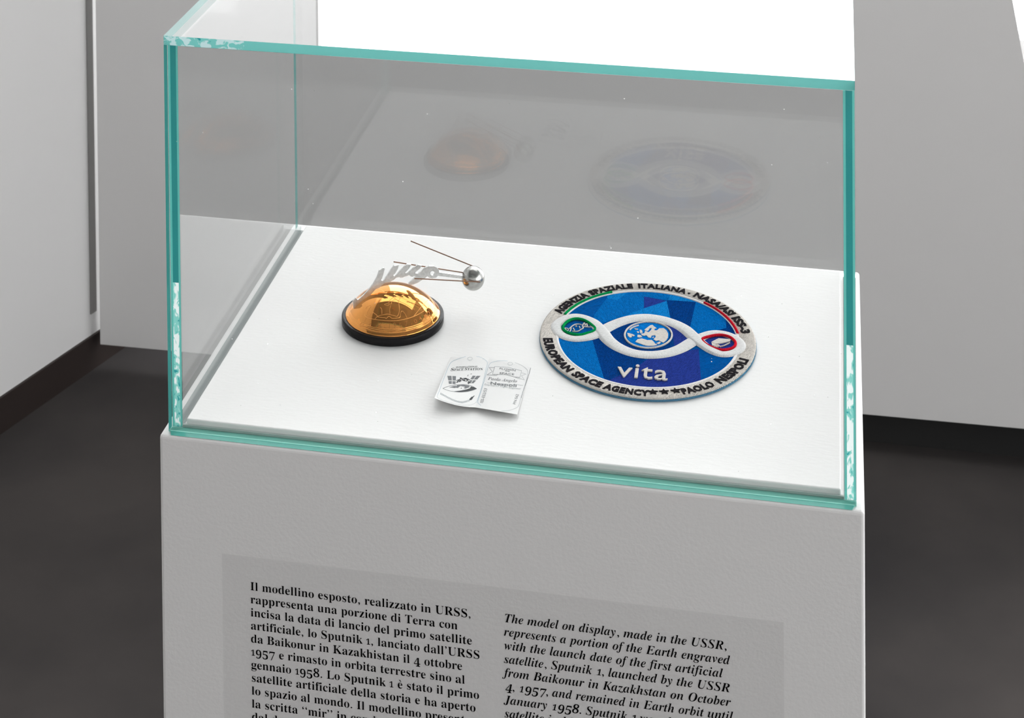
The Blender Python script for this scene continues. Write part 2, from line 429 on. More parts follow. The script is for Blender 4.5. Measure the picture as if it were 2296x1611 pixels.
# freestanding partition whose bottom edge floats on a recessed black foot
PZ = 0.05
PY = (on_z(222, 773, PZ).y + on_z(1937, 938, PZ).y) / 2
xl = on_y(222, 600, PY).x
top_r0, top_r1 = on_y(2271, 0, PY), on_y(2296, 135, PY)
slope = (top_r0.x - top_r1.x) / (top_r0.z - top_r1.z)
PTOP = 1.42
bl, br = on_y(222, 773, PY), on_y(2296, 963, PY)
part = thing('partition', 'pale grey freestanding partition panel behind the glass case', 'partition', ((xl + 0.6) / 2, PY + 0.02, 0))
mb = MB()
def xr(z): return top_r1.x + slope * (z - top_r1.z)
XE, ZS = 1.75, top_r1.z - 0.003             # unseen lower extension at right, added to block window reflections
zb1 = bl.z + (br.z - bl.z) / (br.x - bl.x) * (XE - bl.x)
v = [(xl, PY, bl.z), (XE, PY, zb1), (XE, PY, ZS), (xr(ZS), PY, ZS), (xr(PTOP), PY, PTOP), (xl, PY, PTOP)]
v += [(a, b + 0.035, c - (0.03 if k in (2, 3) else 0)) for k, (a, b, c) in enumerate(v)]
mb.add(v, [(0,1,2,3,4,5),(11,10,9,8,7,6)] + [(k, k + 6, (k + 1) % 6 + 6, (k + 1) % 6) for k in range(6)])
mb.build('panel', M['panel'], part, bevel=0.001)
mb = MB(); mb.box(-0.5, XE - 0.1, PY + 0.036, PY + 0.10, 0, PZ + 0.06)
mb.build('plinth', M['black'], part)

# ------------------------------------------------------------------ pedestal
ped = thing('pedestal', 'white painted pedestal carrying the glass case and printed caption', 'pedestal', (W/2, D/2, 0))
mb = MB(); mb.box(-O, W + O, -O, D + O, 0, ZT)
mb.build('body', M['pedestal'], ped, bevel=0.0016, seg=3)
mb = MB(); mb.box(TS + G, W - TS - G, T + G, D - T - G, ZT, ZT + HB)
tag(mb.build('display_board', M['board'], ped, bevel=0.0006, seg=2), 'raised white board inside the glass')

# ------------------------------------------------------------------ glass case
case = thing('glass_case', 'clear glass display case with sea-green edges on the white pedestal', 'display case', (W/2, D/2, ZT))
Z0, Z1 = ZT + 0.0002, ZT + H - TL
mb = MB(); mb.box(0, W, 0, T, Z0, Z1, mats=[2,1,0,1,0,1]); mb.build('pane', [M['glass'], M['edge'], M['tint']], case)
mb = MB(); mb.box(0, W, D - T, D, Z0, Z1, mats=[0,0,0,1,0,1]); mb.build('pane', [M['glass'], M['edge']], case)
e = 0.0004
for x0 in (0, W - TS):
    mb = MB(); mb.box(x0, x0 + TS, T + e, D - T - e, Z0, Z1, mats=[1,0,0,0,0,0]); mb.build('pane', [M['glass'], M['foot']], case)
    mb = MB(); a, b = x0 + 0.0003, x0 + TS - 0.0002
    for (p, q, m_) in ((a, a + 0.0011, 2), (a + 0.0011, b - 0.0010, 1), (b - 0.0010, b, 2)):
        mb.box(p, q, T + 0.00005, T + e - 0.00005, Z0, Z1, mats=[0,0,m_,0,0,0])
    mb.build('glue_seam', [M['clear'], M['seam'], M['seam_side']], case)
mb = MB(); mb.box(0, W, 0, D, Z1 + 0.0001, ZT + H, mats=[0,0,1,2,2,2]); mb.build('lid', [M['glass'], M['edge_lid'], M['edge']], case)
# strips painting teal light, glint and gap shade along the front pane's foot
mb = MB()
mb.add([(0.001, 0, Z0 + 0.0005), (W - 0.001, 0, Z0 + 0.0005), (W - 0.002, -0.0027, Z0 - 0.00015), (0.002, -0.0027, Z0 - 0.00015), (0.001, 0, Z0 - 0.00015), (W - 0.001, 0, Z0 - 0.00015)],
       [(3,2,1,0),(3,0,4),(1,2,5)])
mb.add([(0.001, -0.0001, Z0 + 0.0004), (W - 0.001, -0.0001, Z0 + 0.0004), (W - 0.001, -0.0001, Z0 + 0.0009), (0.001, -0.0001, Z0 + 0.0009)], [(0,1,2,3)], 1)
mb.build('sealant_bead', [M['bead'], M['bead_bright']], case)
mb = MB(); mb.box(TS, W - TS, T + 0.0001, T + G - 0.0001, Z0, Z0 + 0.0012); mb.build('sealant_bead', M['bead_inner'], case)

# ------------------------------------------------------------------ lettering
_gl = {}
def glyph(ch, offset=0.0, extrude=0.0, bevel=0.0, res=3):
    k = (ch, offset, extrude, bevel, res)
    if k in _gl: return _gl[k]
    def mk(s):
        c = bpy.data.curves.new('g', 'FONT'); c.body = s; c.offset = offset; c.extrude = extrude
        c.bevel_depth = bevel; c.bevel_resolution = 1; c.resolution_u = res
        o = bpy.data.objects.new('g', c); COL.objects.link(o); bpy.context.view_layer.update()
        me = o.evaluated_get(bpy.context.evaluated_depsgraph_get()).to_mesh()
        vs = [v.co.copy() for v in me.vertices]; fs = [tuple(p.vertices) for p in me.polygons]
        o.to_mesh_clear(); bpy.data.objects.remove(o); bpy.data.curves.remove(c)
        return vs, fs
    vs, fs = mk(ch) if ch != ' ' else ([], [])
    kk = ('adv', ch)
    if kk not in _gl:
        a, _ = mk(ch + 'l'); b, _ = mk('l')
        _gl[kk] = max(v.x for v in a) - max(v.x for v in b)
    _gl[k] = (vs, fs, _gl[kk])
    return _gl[k]

def serif(s, italic=False):
    """Pick serif letterforms from the mathematical alphabets of the built-in font, with old-style figures."""
    out = []
    for ch in s:
        g, dy, sc, w = ch, 0.0, 1.0, None
        if 'A' <= ch <= 'Z': g = chr((0x1D468 if italic else 0x1D400) + ord(ch) - 65)
        elif 'a' <= ch <= 'z': g = chr((0x1D482 if italic else 0x1D41A) + ord(ch) - 97)
        elif ch.isdigit():
            g = chr(0x1D7CE + int(ch))
            if ch in '3457' or ch == '9': dy = -0.19
            if ch in '012': sc = 0.68
        elif ch == 'è': g = '\U0001D41E'
        out.append((g, dy, sc, ch))
    return out

def set_line(mb, s, place, offset=-0.012, italic=False, x_scale=1.0, track=0.0, space=0.23, m=0, res=3):
    """Adds one line; place(u, v) maps em units to a world point. Returns the width in em."""
    x = 0.0
    for (g, dy, sc, ch) in serif(s, italic):
        if ch == ' ': x += space; continue
        vs, fs, adv = glyph(g, offset, res=res)
        kx = 0.82 if g != ch else 1.0
        if mb is not None:
            sh = 0.21 if (italic and ch.isdigit()) else 0.0
            for du in (-0.014, 0.0, 0.014):        # even out the hairlines
                mb.add([place((x + (v.x + sh * v.y) * sc * kx) * x_scale, v.y * sc + dy + du) for v in vs], fs, m)
            if ch == 'è':
                mb.add([place((x + a) * x_scale, b) for a, b in ((0.10, 0.70), (0.19, 0.70), (0.27, 0.535), (0.22, 0.535))], [(0, 3, 2, 1)], m)
        x += adv * sc * kx + track
    return x

# ------------------------------------------------------------------ caption on the pedestal front
YF = -O
def cz(X, Y): return on_y(480 + X / 3.532, 1230 + Y / 3.532, YF)
def cz2(X, Y): return on_y(1080 + X / 3.28, 1300 + Y / 3.28, YF)
tl, tr_ = on_y(498, 1243, YF), on_y(1757, 1395, YF)
cap = thing('caption_label', 'clear film caption with Italian and English text on pedestal front', 'label', ((tl.x + tr_.x)/2, YF, tl.z))
ztop = (tl.z + tr_.z) / 2
mb = MB(); mb.box(tl.x, tr_.x, YF - 0.00012, YF - 0.00002, ztop - 0.16, ztop)
mb.build('film', M['film'], cap)
IT = [("Il modellino esposto, realizzato in URSS,", 2038), ("rappresenta una porzione di Terra con", 1932),
      ("incisa la data di lancio del primo satellite", 2045), ("artificiale, lo Sputnik 1, lanciato dall’URSS", 2108),
      ("da Baikonur in Kazakhistan il 4 ottobre", 1968), ("1957 e rimasto in orbita terrestre sino al", 1990),
      ("gennaio 1958. Lo Sputnik 1 è stato il primo", 2103), ("satellite artificiale della storia e ha aperto", 2075),
      ("lo spazio al mondo. Il modellino presenta", None), ("la scritta “mir” in corsivo", None), ("dal d", None)]
EN = [("The model on display, made in the USSR,", 1808), ("represents a portion of the Earth engraved", 1828),
      ("with the launch date of the first artificial", 1775), ("satellite, Sputnik 1, launched by the USSR", 1828),
      ("from Baikonur in Kazakhstan on October", 1835), ("4, 1957, and remained in Earth orbit until", 1850),
      ("January 1958. Sputnik 1 was the first", None), ("satellite in history", None)]
def column(lines, conv, x0z, base, last, right_y, italic):
    mb = MB()
    p0, pl = conv(x0z, base), conv(x0z, last[1])
    step = (p0.z - pl.z) / last[0]
    size = step * 0.92
    ks = []
    for i, (s, xr_) in enumerate(lines):
        z = p0.z - step * i
        w = set_line(None, s, None, italic=italic)
        if xr_:
            # right end: walk along the baseline on the plane until the pixel column is reached
            lo = conv(x0z, base).x; hi = lo + 0.2
            for _ in range(40):
                mid = (lo + hi) / 2
                d = RM.inverted() @ (Vector((mid, YF, z)) - CAM_POS)
                px = CX + F_PX * d.x / -d.z
                tgt = (480 + xr_ / 3.532) if not italic else (1080 + xr_ / 3.28)
                if px < tgt: lo = mid
                else: hi = mid
            k = (lo - p0.x) / (w * size); ks.append(k)
        else: k = sum(ks) / len(ks)
        set_line(mb, s, lambda u, v, z=z: (p0.x + u * size, YF - 0.00018, z + v * size), italic=italic, x_scale=k)
    print('caption', 'size', size, 'k', [round(a, 3) for a in ks])
    return mb
column(IT, cz, 286, 330, (8, 1155), None, False).build('text_block', M['ink'], cap)
column(EN, cz2, 165, 312, (6, 912), None, True).build('text_block', M['ink'], cap)

# ------------------------------------------------------------------ souvenir: copper dome with satellite
ZB = ZT + HB
DX, DY, DA, DH, DR, DC = 0.0850, 0.1188, 0.0277, 0.0044, 0.0254, 0.0140
ZD = ZB + DH
RS = (DR*DR + DC*DC) / (2*DC)
KC = Vector((DX, DY, ZD + DC - RS))
sou = thing('satellite_souvenir', 'copper dome souvenir on black disc with silver satellite ball', 'souvenir', (DX, DY, ZB))
mb = MB()
mb.lathe([(0, ZB), (DA - 0.0005, ZB), (DA, ZB + 0.0005), (DA, ZD - 0.0007), (DA - 0.0007, ZD), (0, ZD)], DX, DY, 128)
mb.build('base', M['disc'], sou, smooth=True)
sou.children[0].data.polygons.foreach_set('use_smooth', [len(p.vertices) == 4 for p in sou.children[0].data.polygons])
mb = MB()
amax = math.asin(DR / RS)
prof = [(DR + 0.0002, ZD - 0.0002), (DR + 0.0003, ZD + 0.0003), (DR, ZD + 0.0006)]
for k in range(1, 41):
    a = amax * (1 - k / 40.0)
    a0 = amax * (1 - 0.035)
    a = a0 * (1 - k / 40.0) if k else a0
    prof.append((RS * math.sin(a), KC.z + RS * math.cos(a)))
    if k in (1, 2, 3):      # turned grooves near the rim
        for q, dr in ((0.35, -0.00012), (0.5, -0.00018), (0.65, 0.0)):
            g = a0 * (1 - (k + q) / 40.0)
            prof.append(((RS + dr) * math.sin(g), KC.z + (RS + dr) * math.cos(g)))
mb.lathe(prof, DX, DY, 160)
dome = mb.build('dome', M['copper'], sou, smooth=True)

def hit(x, y, off=0.0):
    d = ray(x, y); o = CAM_POS - KC; R = RS + off
    b = o.dot(d); disc = b*b - (o.dot(o) - R*R)
    return CAM_POS + d * (-b - math.sqrt(max(disc, 0)))
def catmull(p, n=6, closed=False):
    p = [Vector(q) for q in p]; out = []
    N = len(p); rng = range(N if closed else N - 1)
    for i in rng:
        a, b, c, d = (p[(i-1) % N] if closed or i else p[0]), p[i], p[(i+1) % N], (p[(i+2) % N] if closed or i + 2 < N else p[N-1])
        for k in range(n):
            t = k / n
            out.append(0.5 * ((2*b) + (c - a)*t + (2*a - 5*b + 4*c - d)*t*t + (3*b - a - 3*c + d)*t*t*t))
    if not closed: out.append(p[-1])
    return out
def dome_stroke(mb, pts, w=0.00016, smooth=True):
    """A raised engraved line over the dome; pts in the 12.08x view of the dome."""
    P = [Vector((800 + x / 12.08, 660 + y / 12.08, 0)) for x, y in pts]
    if smooth and len(P) > 2: P = catmull(P, 5)
    Q = [hit(p.x, p.y) for p in P]
    vs = []
    for i, q in enumerate(Q):
        t = (Q[min(i+1, len(Q)-1)] - Q[max(i-1, 0)]).normalized(); n = (q - KC).normalized(); s = t.cross(n)
        vs += [q + s*w - n*0.00005, q + s*w*0.4 + n*0.00009, q - s*w*0.4 + n*0.00009, q - s*w - n*0.00005]
    fs = []
    for i in range(len(Q) - 1):
        for k in range(3): fs.append((4*i+k, 4*i+k+1, 4*i+k+5, 4*i+k+4))
    mb.add(vs, fs)
mb = MB()
for st in [
    [(250,630),(400,670),(600,700),(850,720),(1100,715),(1350,665),(1550,600),(1750,500),(1900,390),(1975,290)],
    [(1540,600),(1640,480),(1760,330),(1880,200),(1980,130)], [(1900,20),(1990,100),(2060,230),(2110,400)],
    [(1000,90),(1130,180),(1300,260),(1420,330),(1560,420)], [(1260,10),(1190,80),(1130,190)],
    [(1060,30),(960,110),(890,170),(860,240),(770,265),(760,290),(850,300),(880,265),(940,260),(935,210),(980,170),(1060,145),(1120,190),(1140,270),(1150,360),(1150,470),(1110,580),(1080,600)],
    [(1080,600),(960,570),(850,540),(740,555),(620,580),(560,610),(640,630),(760,640),(800,655),(870,600),(960,655),(1080,650),(1170,620),(1200,480),(1230,460),(1290,510),(1360,640)],
    [(200,520),(215,590),(260,630),(230,700),(190,800),(110,870)], [(80,820),(130,770),(200,750),(190,800),(110,870),(70,850),(80,820)],
    [(290,610),(290,500),(330,410),(390,320),(300,330),(240,400)], [(340,620),(380,560),(430,510),(430,490),(540,570),(545,610),(490,670)],
    [(640,360),(675,420),(680,540)], [(920,310),(890,420),(900,530)],
    [(150,850),(400,930),(700,985),(1000,985),(1300,930),(1560,860),(1750,790)],
    [(100,930),(400,1000),(700,1050),(1000,1055),(1350,1010),(1700,880),(1900,740),(2100,570)],
    ]:
    dome_stroke(mb, st)
def dome_text(mb, s, x, y, h, ux, uy):
    """A figure standing at (x, y) of the dome view; (ux, uy) is the writing direction."""
    vs, fs, adv = glyph(s, -0.012)
    L = math.hypot(ux, uy); ux, uy = ux / L, uy / L
    pts = []
    for v in vs:
        X = x + (v.x * ux + v.y * uy * 0.9) * h; Y = y + (v.x * uy - v.y * ux) * h
        pts.append(hit(800 + X / 12.08, 660 + Y / 12.08, 0.00012))
    mb.add(pts, fs)
for (ch, x, y, h, ux, uy) in [('4', 310, 860, 170, 1, .25), ('.', 470, 900, 170, 1, .15), ('X', 545, 905, 200, 1, .1), ('.', 740, 925, 170, 1, 0),
                              ('1', 830, 925, 210, 1, 0), ('9', 980, 915, 200, 1, -.05), ('5', 1150, 905, 180, 1, -.1), ('7', 1310, 870, 180, 1, -.25),
                              ('.', 1480, 820, 180, 1, -.4), ('0', 1575, 800, 170, 1, -.5), ('4', 1715, 720, 150, 1, -.7), ('.', 1820, 650, 150, 1, -.8),
                              ('0', 1870, 650, 140, .8, -1), ('3', 1960, 540, 130, .6, -1)]:
    dome_text(mb, ch, x, y, h, ux, uy)
tag(mb.build('engraving', M['engrave'], sou, smooth=True), 'map outlines and date lettering on the dome')

# silver "mir" trail, a cut flat plate in a vertical plane
def z1(X, Y): return (740 + X / 5.753, 520 + Y / 5.753)
PA = hit(*z1(310, 985), 0.0002)
SB = on_z(1061, 700, ZB)
pd = Vector((SB.x - PA.x, SB.y - PA.y, 0)).normalized()
pn = Vector((pd.y, -pd.x, 0))                       # towards the viewer
def a2(X, Y): return (780 + X / 14.643, 590 + Y / 14.643)
def a3(X, Y): return (900 + X / 11.48, 580 + Y / 11.48)
OUT = [a2(*q) for q in [(190,1500),(175,1380),(165,1245),(265,1150),(300,1195),(330,1215),(420,1150),(560,1020),(700,860),(830,690),(950,480),(1030,250),(1170,165),(1215,190),
                        (1190,290),(1130,490),(1090,570),(1150,590),(1200,545),(1300,400),(1420,220),(1520,85),(1545,100),(1680,65),(1640,200),(1560,340),(1490,410),(1530,435),(1590,400),(1750,230)]]
OUT += [a3(*q) for q in [(150,150),(255,158),(200,260),(105,365),(120,380),(190,350),(300,260),(430,165),(525,185),(480,260),(370,350),(365,385),(430,385),(520,340),(620,240),(720,200),
                         (830,200),(920,240),(965,300),(978,370),(950,440),(900,490),(800,515),(720,500),(670,460),(600,510),(540,550),(440,620),(320,670),(230,690),(180,655),(260,580),(340,500),(390,460),
                         (330,458),(290,475),(240,462),(200,430),(100,470)]]
OUT += [a2(*q) for q in [(1950,420),(1800,480),(1730,490),(1680,470),(1600,485),(1520,550),(1390,628),(1290,638),(1240,640),(1180,690),(1080,780),(1010,835),(930,852),(830,960),(640,1190),(480,1320),(340,1440),(240,1515)]]
HOLE = [a3(800 + 55*math.cos(t*math.pi/10), 382 + 58*math.sin(t*math.pi/10)) for t in range(20)]
bm = bmesh.new()
eds = []
TH = 0.0012
for loop in (OUT, HOLE):
    vs = [bm.verts.new(on_plane(x, y, PA, pn) - Vector((DX, DY, ZB))) for x, y in loop]
    eds += [bm.edges.new((vs[i], vs[(i+1) % len(vs)])) for i in range(len(vs))]
bmesh.ops.triangle_fill(bm, use_beauty=True, edges=eds, normal=pn)
r = bmesh.ops.extrude_face_region(bm, geom=bm.faces[:])
for el in r['geom']:
    if isinstance(el, bmesh.types.BMVert): el.co -= pn * TH
bmesh.ops.recalc_face_normals(bm, faces=bm.faces[:])
me = bpy.data.meshes.new('mir_lettering'); bm.to_mesh(me); bm.free(); me.materials.append(M['silver'])
o = bpy.data.objects.new('mir_lettering', me); COL.objects.link(o); o.parent = sou
tag(o, 'cut silver cursive lettering rising over the dome')
bv = o.modifiers.new('bevel', 'BEVEL'); bv.width = 0.00012; bv.segments = 1; bv.limit_method = 'ANGLE'; bv.angle_limit = math.radians(50)

bc = on_plane(*z1(1845, 600), PA - pn * TH * 0.5, pn)          # satellite ball
BR = 0.0063
mb = MB()
q0 = on_plane(*a3(950, 390), PA - pn * TH * 0.5, pn); q1 = bc + (q0 - bc).normalized() * (BR - 0.0005) + Vector((0, 0, 0.0))
sd = (q1 - q0).normalized(); sz = sd.cross(pn).normalized()
ha, hb_ = 0.0010, 0.0006
mb.add([q0 + sz*ha + pn*hb_, q0 - sz*ha + pn*hb_, q1 - sz*ha*.8 + pn*hb_, q1 + sz*ha*.8 + pn*hb_, q0 + sz*ha - pn*hb_, q0 - sz*ha - pn*hb_, q1 - sz*ha*.8 - pn*hb_, q1 + sz*ha*.8 - pn*hb_],
       [(0,1,2,3),(7,6,5,4),(0,4,5,1),(1,5,6,2),(2,6,7,3),(3,7,4,0)])
mb.build('rod', M['silver'], sou)
mb = MB()
mb.lathe([(BR*math.sin(math.pi*k/32), bc.z + BR*math.cos(math.pi*k/32)) for k in range(33)], bc.x, bc.y, 64)
tag(mb.build('satellite_ball', M['ball'], sou, smooth=True), 'polished silver ball at the end of the rod')
def off(x, y, d): return on_plane(*z1(x, y), PA + pn * d, pn)
for (a, da, b, db) in [((1040,120), -0.016, (1862,452), -0.004), ((820,388), -0.0035, (1712,527), -0.0028), ((1088,603), 0.007, (1935,649), 0.0064)]:
    mb = MB(); mb.tube([off(*a, da), off(*b, db)], 0.00030, 10); mb.build('antenna', M['wire'], sou, smooth=False)

# ------------------------------------------------------------------ mission patch
import_c = (0.22167, 0.12362); PR = 0.05809; PTH = math.radians(-2.2377)
ax, bx = Vector((math.cos(PTH), math.sin(PTH), 0)), Vector((-math.sin(PTH), math.cos(PTH), 0))
PZ0, PZ1 = ZB, ZB + 0.0020
pat = thing('mission_patch', 'round embroidered mission patch in blue with white twisted ribbon', 'patch', (import_c[0], import_c[1], ZB))
def P3(a, b, h=0.0): return Vector((import_c[0], import_c[1], PZ1 + h)) + ax * (a * PR) + bx * (b * PR)
def loc(X, Y):      # point of the 4.332x view of the patch -> patch coordinates
    w = on_z(1190 + X / 4.332, 610 + Y / 4.332, PZ1) - Vector((import_c[0], import_c[1], 0))
    return w.dot(ax) / PR, w.dot(bx) / PR
CSX = 0.016
def RR(t): return 1.01 + 0.028 * math.cos(2 * (t - math.radians(98)))
N = 180
def ring(k): return [(CSX + k*RR(2*math.pi*i/N)*math.cos(2*math.pi*i/N), k*RR(2*math.pi*i/N)*math.sin(2*math.pi*i/N)) for i in range(N)]
def loft(mb, rings, cap=False):
    o = len(mb.v)
    for pts, h in rings: mb.v += [P3(a, b, h) for a, b in pts]
    for j in range(len(rings) - 1):
        for i in range(N):
            mb.f.append((o+j*N+i, o+j*N+(i+1) % N, o+(j+1)*N+(i+1) % N, o+(j+1)*N+i)); mb.m.append(0)
    if cap: mb.f.append(tuple(o+(len(rings)-1)*N+i for i in range(N))); mb.m.append(0)
mb = MB(); loft(mb, [(ring(0.985), -0.0020), (ring(1.0), -0.0019), (ring(1.003), -0.0010), (ring(0.99), -0.0007)], True)
tag(mb.build('backing', M['p_back'], pat), 'blue-grey cloth backing showing at the rim')
mb = MB(); loft(mb, [(ring(0.996), -0.0009), (ring(1.0), -0.0004), (ring(0.988), -0.00005), (ring(0.97), 0.0), (ring(0.84), 0.0), (ring(0.835), -0.0004)])
tag(mb.build('border', M['p_cream'], pat, smooth=True), 'cream stitched border carrying black lettering')
mb = MB(); loft(mb, [(ring(0.852), 0.0), (ring(0.846), 0.00018), (ring(0.832), 0.00018), (ring(0.824), -0.0003)])
mb.build('inner_rim', M['p_whiteo'], pat, smooth=True)

FIELD = ring(0.83)
def clip(poly, conv):
    out = [Vector(p) for p in poly]
    n = len(conv)
    for i in range(0, n, 3):
        a, b = Vector(conv[i]), Vector(conv[(i+3) % n]); e_ = b - a
        inp, out = out, []
        for j in range(len(inp)):
            p, q = inp[j-1], inp[j]
            sp = e_.x*(p-a).y - e_.y*(p-a).x; sq = e_.x*(q-a).y - e_.y*(q-a).x
            if sq >= 0:
                if sp < 0: out.append(p + (q-p) * (sp / (sp - sq)))
                out.append(q)
            elif sp >= 0: out.append(p + (q-p) * (sp / (sp - sq)))
        if not out: return []
    return out
mb = MB()
mb.add([P3(a, b, -0.00030) for a, b in FIELD], [tuple(range(N))], 1)
FAC = [([(260,470),(790,160),(740,250),(620,410),(500,440)], 1), ([(775,150),(1020,150),(840,270),(740,250)], 4), ([(740,250),(840,270),(1070,370),(900,430),(600,520),(620,410)], 2),
       ([(1000,150),(1380,200),(1320,270),(1100,235),(1100,350),(1060,370),(840,270)], 2), ([(1100,235),(1320,278),(1100,350)], 3),
       ([(1320,278),(1370,460),(1200,440),(900,430),(1100,350)], 4), ([(1320,272),(1605,290),(1550,560),(1360,460)], 0), ([(1370,200),(1600,240),(1620,290),(1330,270)], 4),
       ([(1605,285),(1720,290),(1900,440),(1900,540),(1620,620),(1545,545)], 2), ([(1890,420),(2100,600),(1600,640),(1900,540)], 0),
       ([(200,640),(610,660),(740,1090),(400,1100)], 2), ([(600,660),(760,620),(1130,860),(980,950),(730,1090)], 0),
       ([(1130,850),(1640,740),(1660,1150),(700,1160),(735,1060),(990,950)], 3), ([(1630,740),(2050,800),(1900,1000),(1655,1060)], 1),
       ([(730,560),(1130,440),(1580,640),(1200,800),(950,760)], 0), ([(1130,440),(1380,520),(1580,640),(1400,740),(1380,600)], 3),
       ([(290,560),(450,440),(650,560),(480,640)], 1), ([(1640,670),(1850,600),(2010,700),(1850,780)], 3)]
for i, (poly, c) in enumerate(FAC):
    q = clip([loc(*p) for p in poly] if True else poly, FIELD)
    if len(q) < 3: continue
    ar = sum(q[k-1].x*q[k].y - q[k-1].y*q[k].x for k in range(len(q)))
    if ar < 0: q = q[::-1]
    mb.add([P3(p.x, p.y, -0.00028 + 0.00001*i) for p in q], [tuple(range(len(q)))], c)
tag(mb.build('field', BL, pat), 'faceted blue embroidered field')

# ribbon (closed, two crossings)
CL = [(-0.835,0.02),(-0.80,0.13),(-0.735,0.20),(-0.66,0.225),(-0.57,0.20),(-0.49,0.13),(-0.41,0.015),(-0.325,-0.13),(-0.215,-0.24),(-0.07,-0.31),(0.08,-0.31),(0.22,-0.25),(0.335,-0.14),(0.43,0.015),
      (0.50,0.115),(0.585,0.195),(0.685,0.21),(0.785,0.165),(0.85,0.075),(0.855,-0.03),(0.80,-0.115),(0.71,-0.155),(0.61,-0.115),(0.52,-0.025),(0.43,0.09),(0.345,0.20),(0.24,0.29),(0.10,0.345),(-0.05,0.35),(-0.19,0.285),(-0.31,0.165),
      (-0.41,0.01),(-0.47,-0.09),(-0.545,-0.155),(-0.64,-0.185),(-0.735,-0.155),(-0.80,-0.085)]
OVER = {5, 6, 7, 22, 23, 24, 25}
cl = catmull([(a, b, 1.0 if i in OVER else 0.0) for i, (a, b) in enumerate(CL)], 7, True)
mb = MB(); K = 9
acc = 0.0
for i, c in enumerate(cl):
    t = Vector((cl[(i+1) % len(cl)].x - cl[i-1].x, cl[(i+1) % len(cl)].y - cl[i-1].y)).normalized(); nrm = Vector((-t.y, t.x))
    if i: acc += (Vector((c.x, c.y)) - Vector((cl[i-1].x, cl[i-1].y))).length
    lift = max(0, min(1, c.z)) * 0.00042
    f = max(0.0, min(1.0, (abs(c.x - 0.01) - 0.40) / 0.18)); wr = 0.066 - 0.017 * f * f * (3 - 2 * f)
    for k in range(K):
        s = -1 + 2*k/(K-1)
        h = 0.00012 + 0.0005*math.sqrt(max(0, 1 - s*s*0.96)) + lift if abs(s) < 1 else -0.0001
        mb.uv[len(mb.v)] = (acc, s*0.05)
        mb.v.append(P3(c.x + nrm.x*s*wr, c.y + nrm.y*s*wr, h))
n = len(cl)
for i in range(n):
    for k in range(K-1):
        mb.f.append((i*K+k, ((i+1) % n)*K+k, ((i+1) % n)*K+k+1, i*K+k+1)); mb.m.append(0)
tag(mb.build('ribbon', M['p_white'], pat, smooth=True), 'raised white twisted ribbon across the patch')

def edge_pts(P):
    out = []
    for q in P:
        a, b = loc(*q); t = math.atan2(b, a - CSX); r = 0.846 * RR(t); out.append((CSX + r*math.cos(t), r*math.sin(t)))
    return out
def cord(name, pts, w, mt, closed=False, h=0.0003):
    h = 0.00045 if closed else h
    P = catmull([(a, b, 0) for a, b in pts], 6, closed)
    if closed: P.append(P[0])
    m = MB(); m.tube([P3(p.x, p.y, h) for p in P], w, 8); return m.build(name, mt, pat, smooth=True)
tag(cord('outline', [loc(*q) for q in [(312,550),(345,500),(400,470),(460,464),(530,482),(590,520),(628,560),(600,588),(540,605),(480,620),(410,612),(345,590)]], 0.00075, M['p_green'], True), 'green stitched loop')
tag(cord('outline', [loc(*q) for q in [(1665,667),(1750,632),(1850,622),(1940,645),(1988,695),(1965,745),(1860,768),(1750,738)]], 0.00075, M['p_red'], True), 'red stitched loop')
tag(cord('outline', edge_pts([(335,420),(370,385),(420,345),(480,305),(560,262),(640,228),(710,203),(775,184)]), 0.0007, M['p_green']), 'green stitched arc')
tag(cord('outline', edge_pts([(1680,308),(1760,352),(1830,398),(1890,452),(1940,508),(1975,560),(1995,602)]), 0.0007, M['p_red']), 'red stitched arc')

def g4(X, Y): return loc((1390 + X/17.66 - 1190) * 4.332, (710 + Y/17.66 - 610) * 4.332)
def g5(X, Y): return loc((1235 + X/17.66 - 1190) * 4.332, (700 + Y/17.66 - 610) * 4.332)
def pad(mb, poly, h0, h1, m=0):
    q = [Vector(p) for p in poly]
    if sum(q[k-1].x*q[k].y - q[k-1].y*q[k].x for k in range(len(q))) < 0: q = q[::-1]
    nq = len(q)
    mb.add([P3(p.x, p.y, h0) for p in q] + [P3(p.x, p.y, h1) for p in q],
           [tuple(range(nq, 2*nq))] + [(i, (i+1) % nq, nq + (i+1) % nq, nq + i) for i in range(nq)], m)
globe = MB()
gc = [g4(1110 + 860*math.cos(t*math.pi/24), 730 + 490*math.sin(t*math.pi/24)) for t in range(48)]
pad(globe, gc, -0.0003, 0.00005)
gl_o = globe.build('globe', M['p_globe'], pat)
tag(gl_o, 'small embroidered globe at the centre')
land = MB()
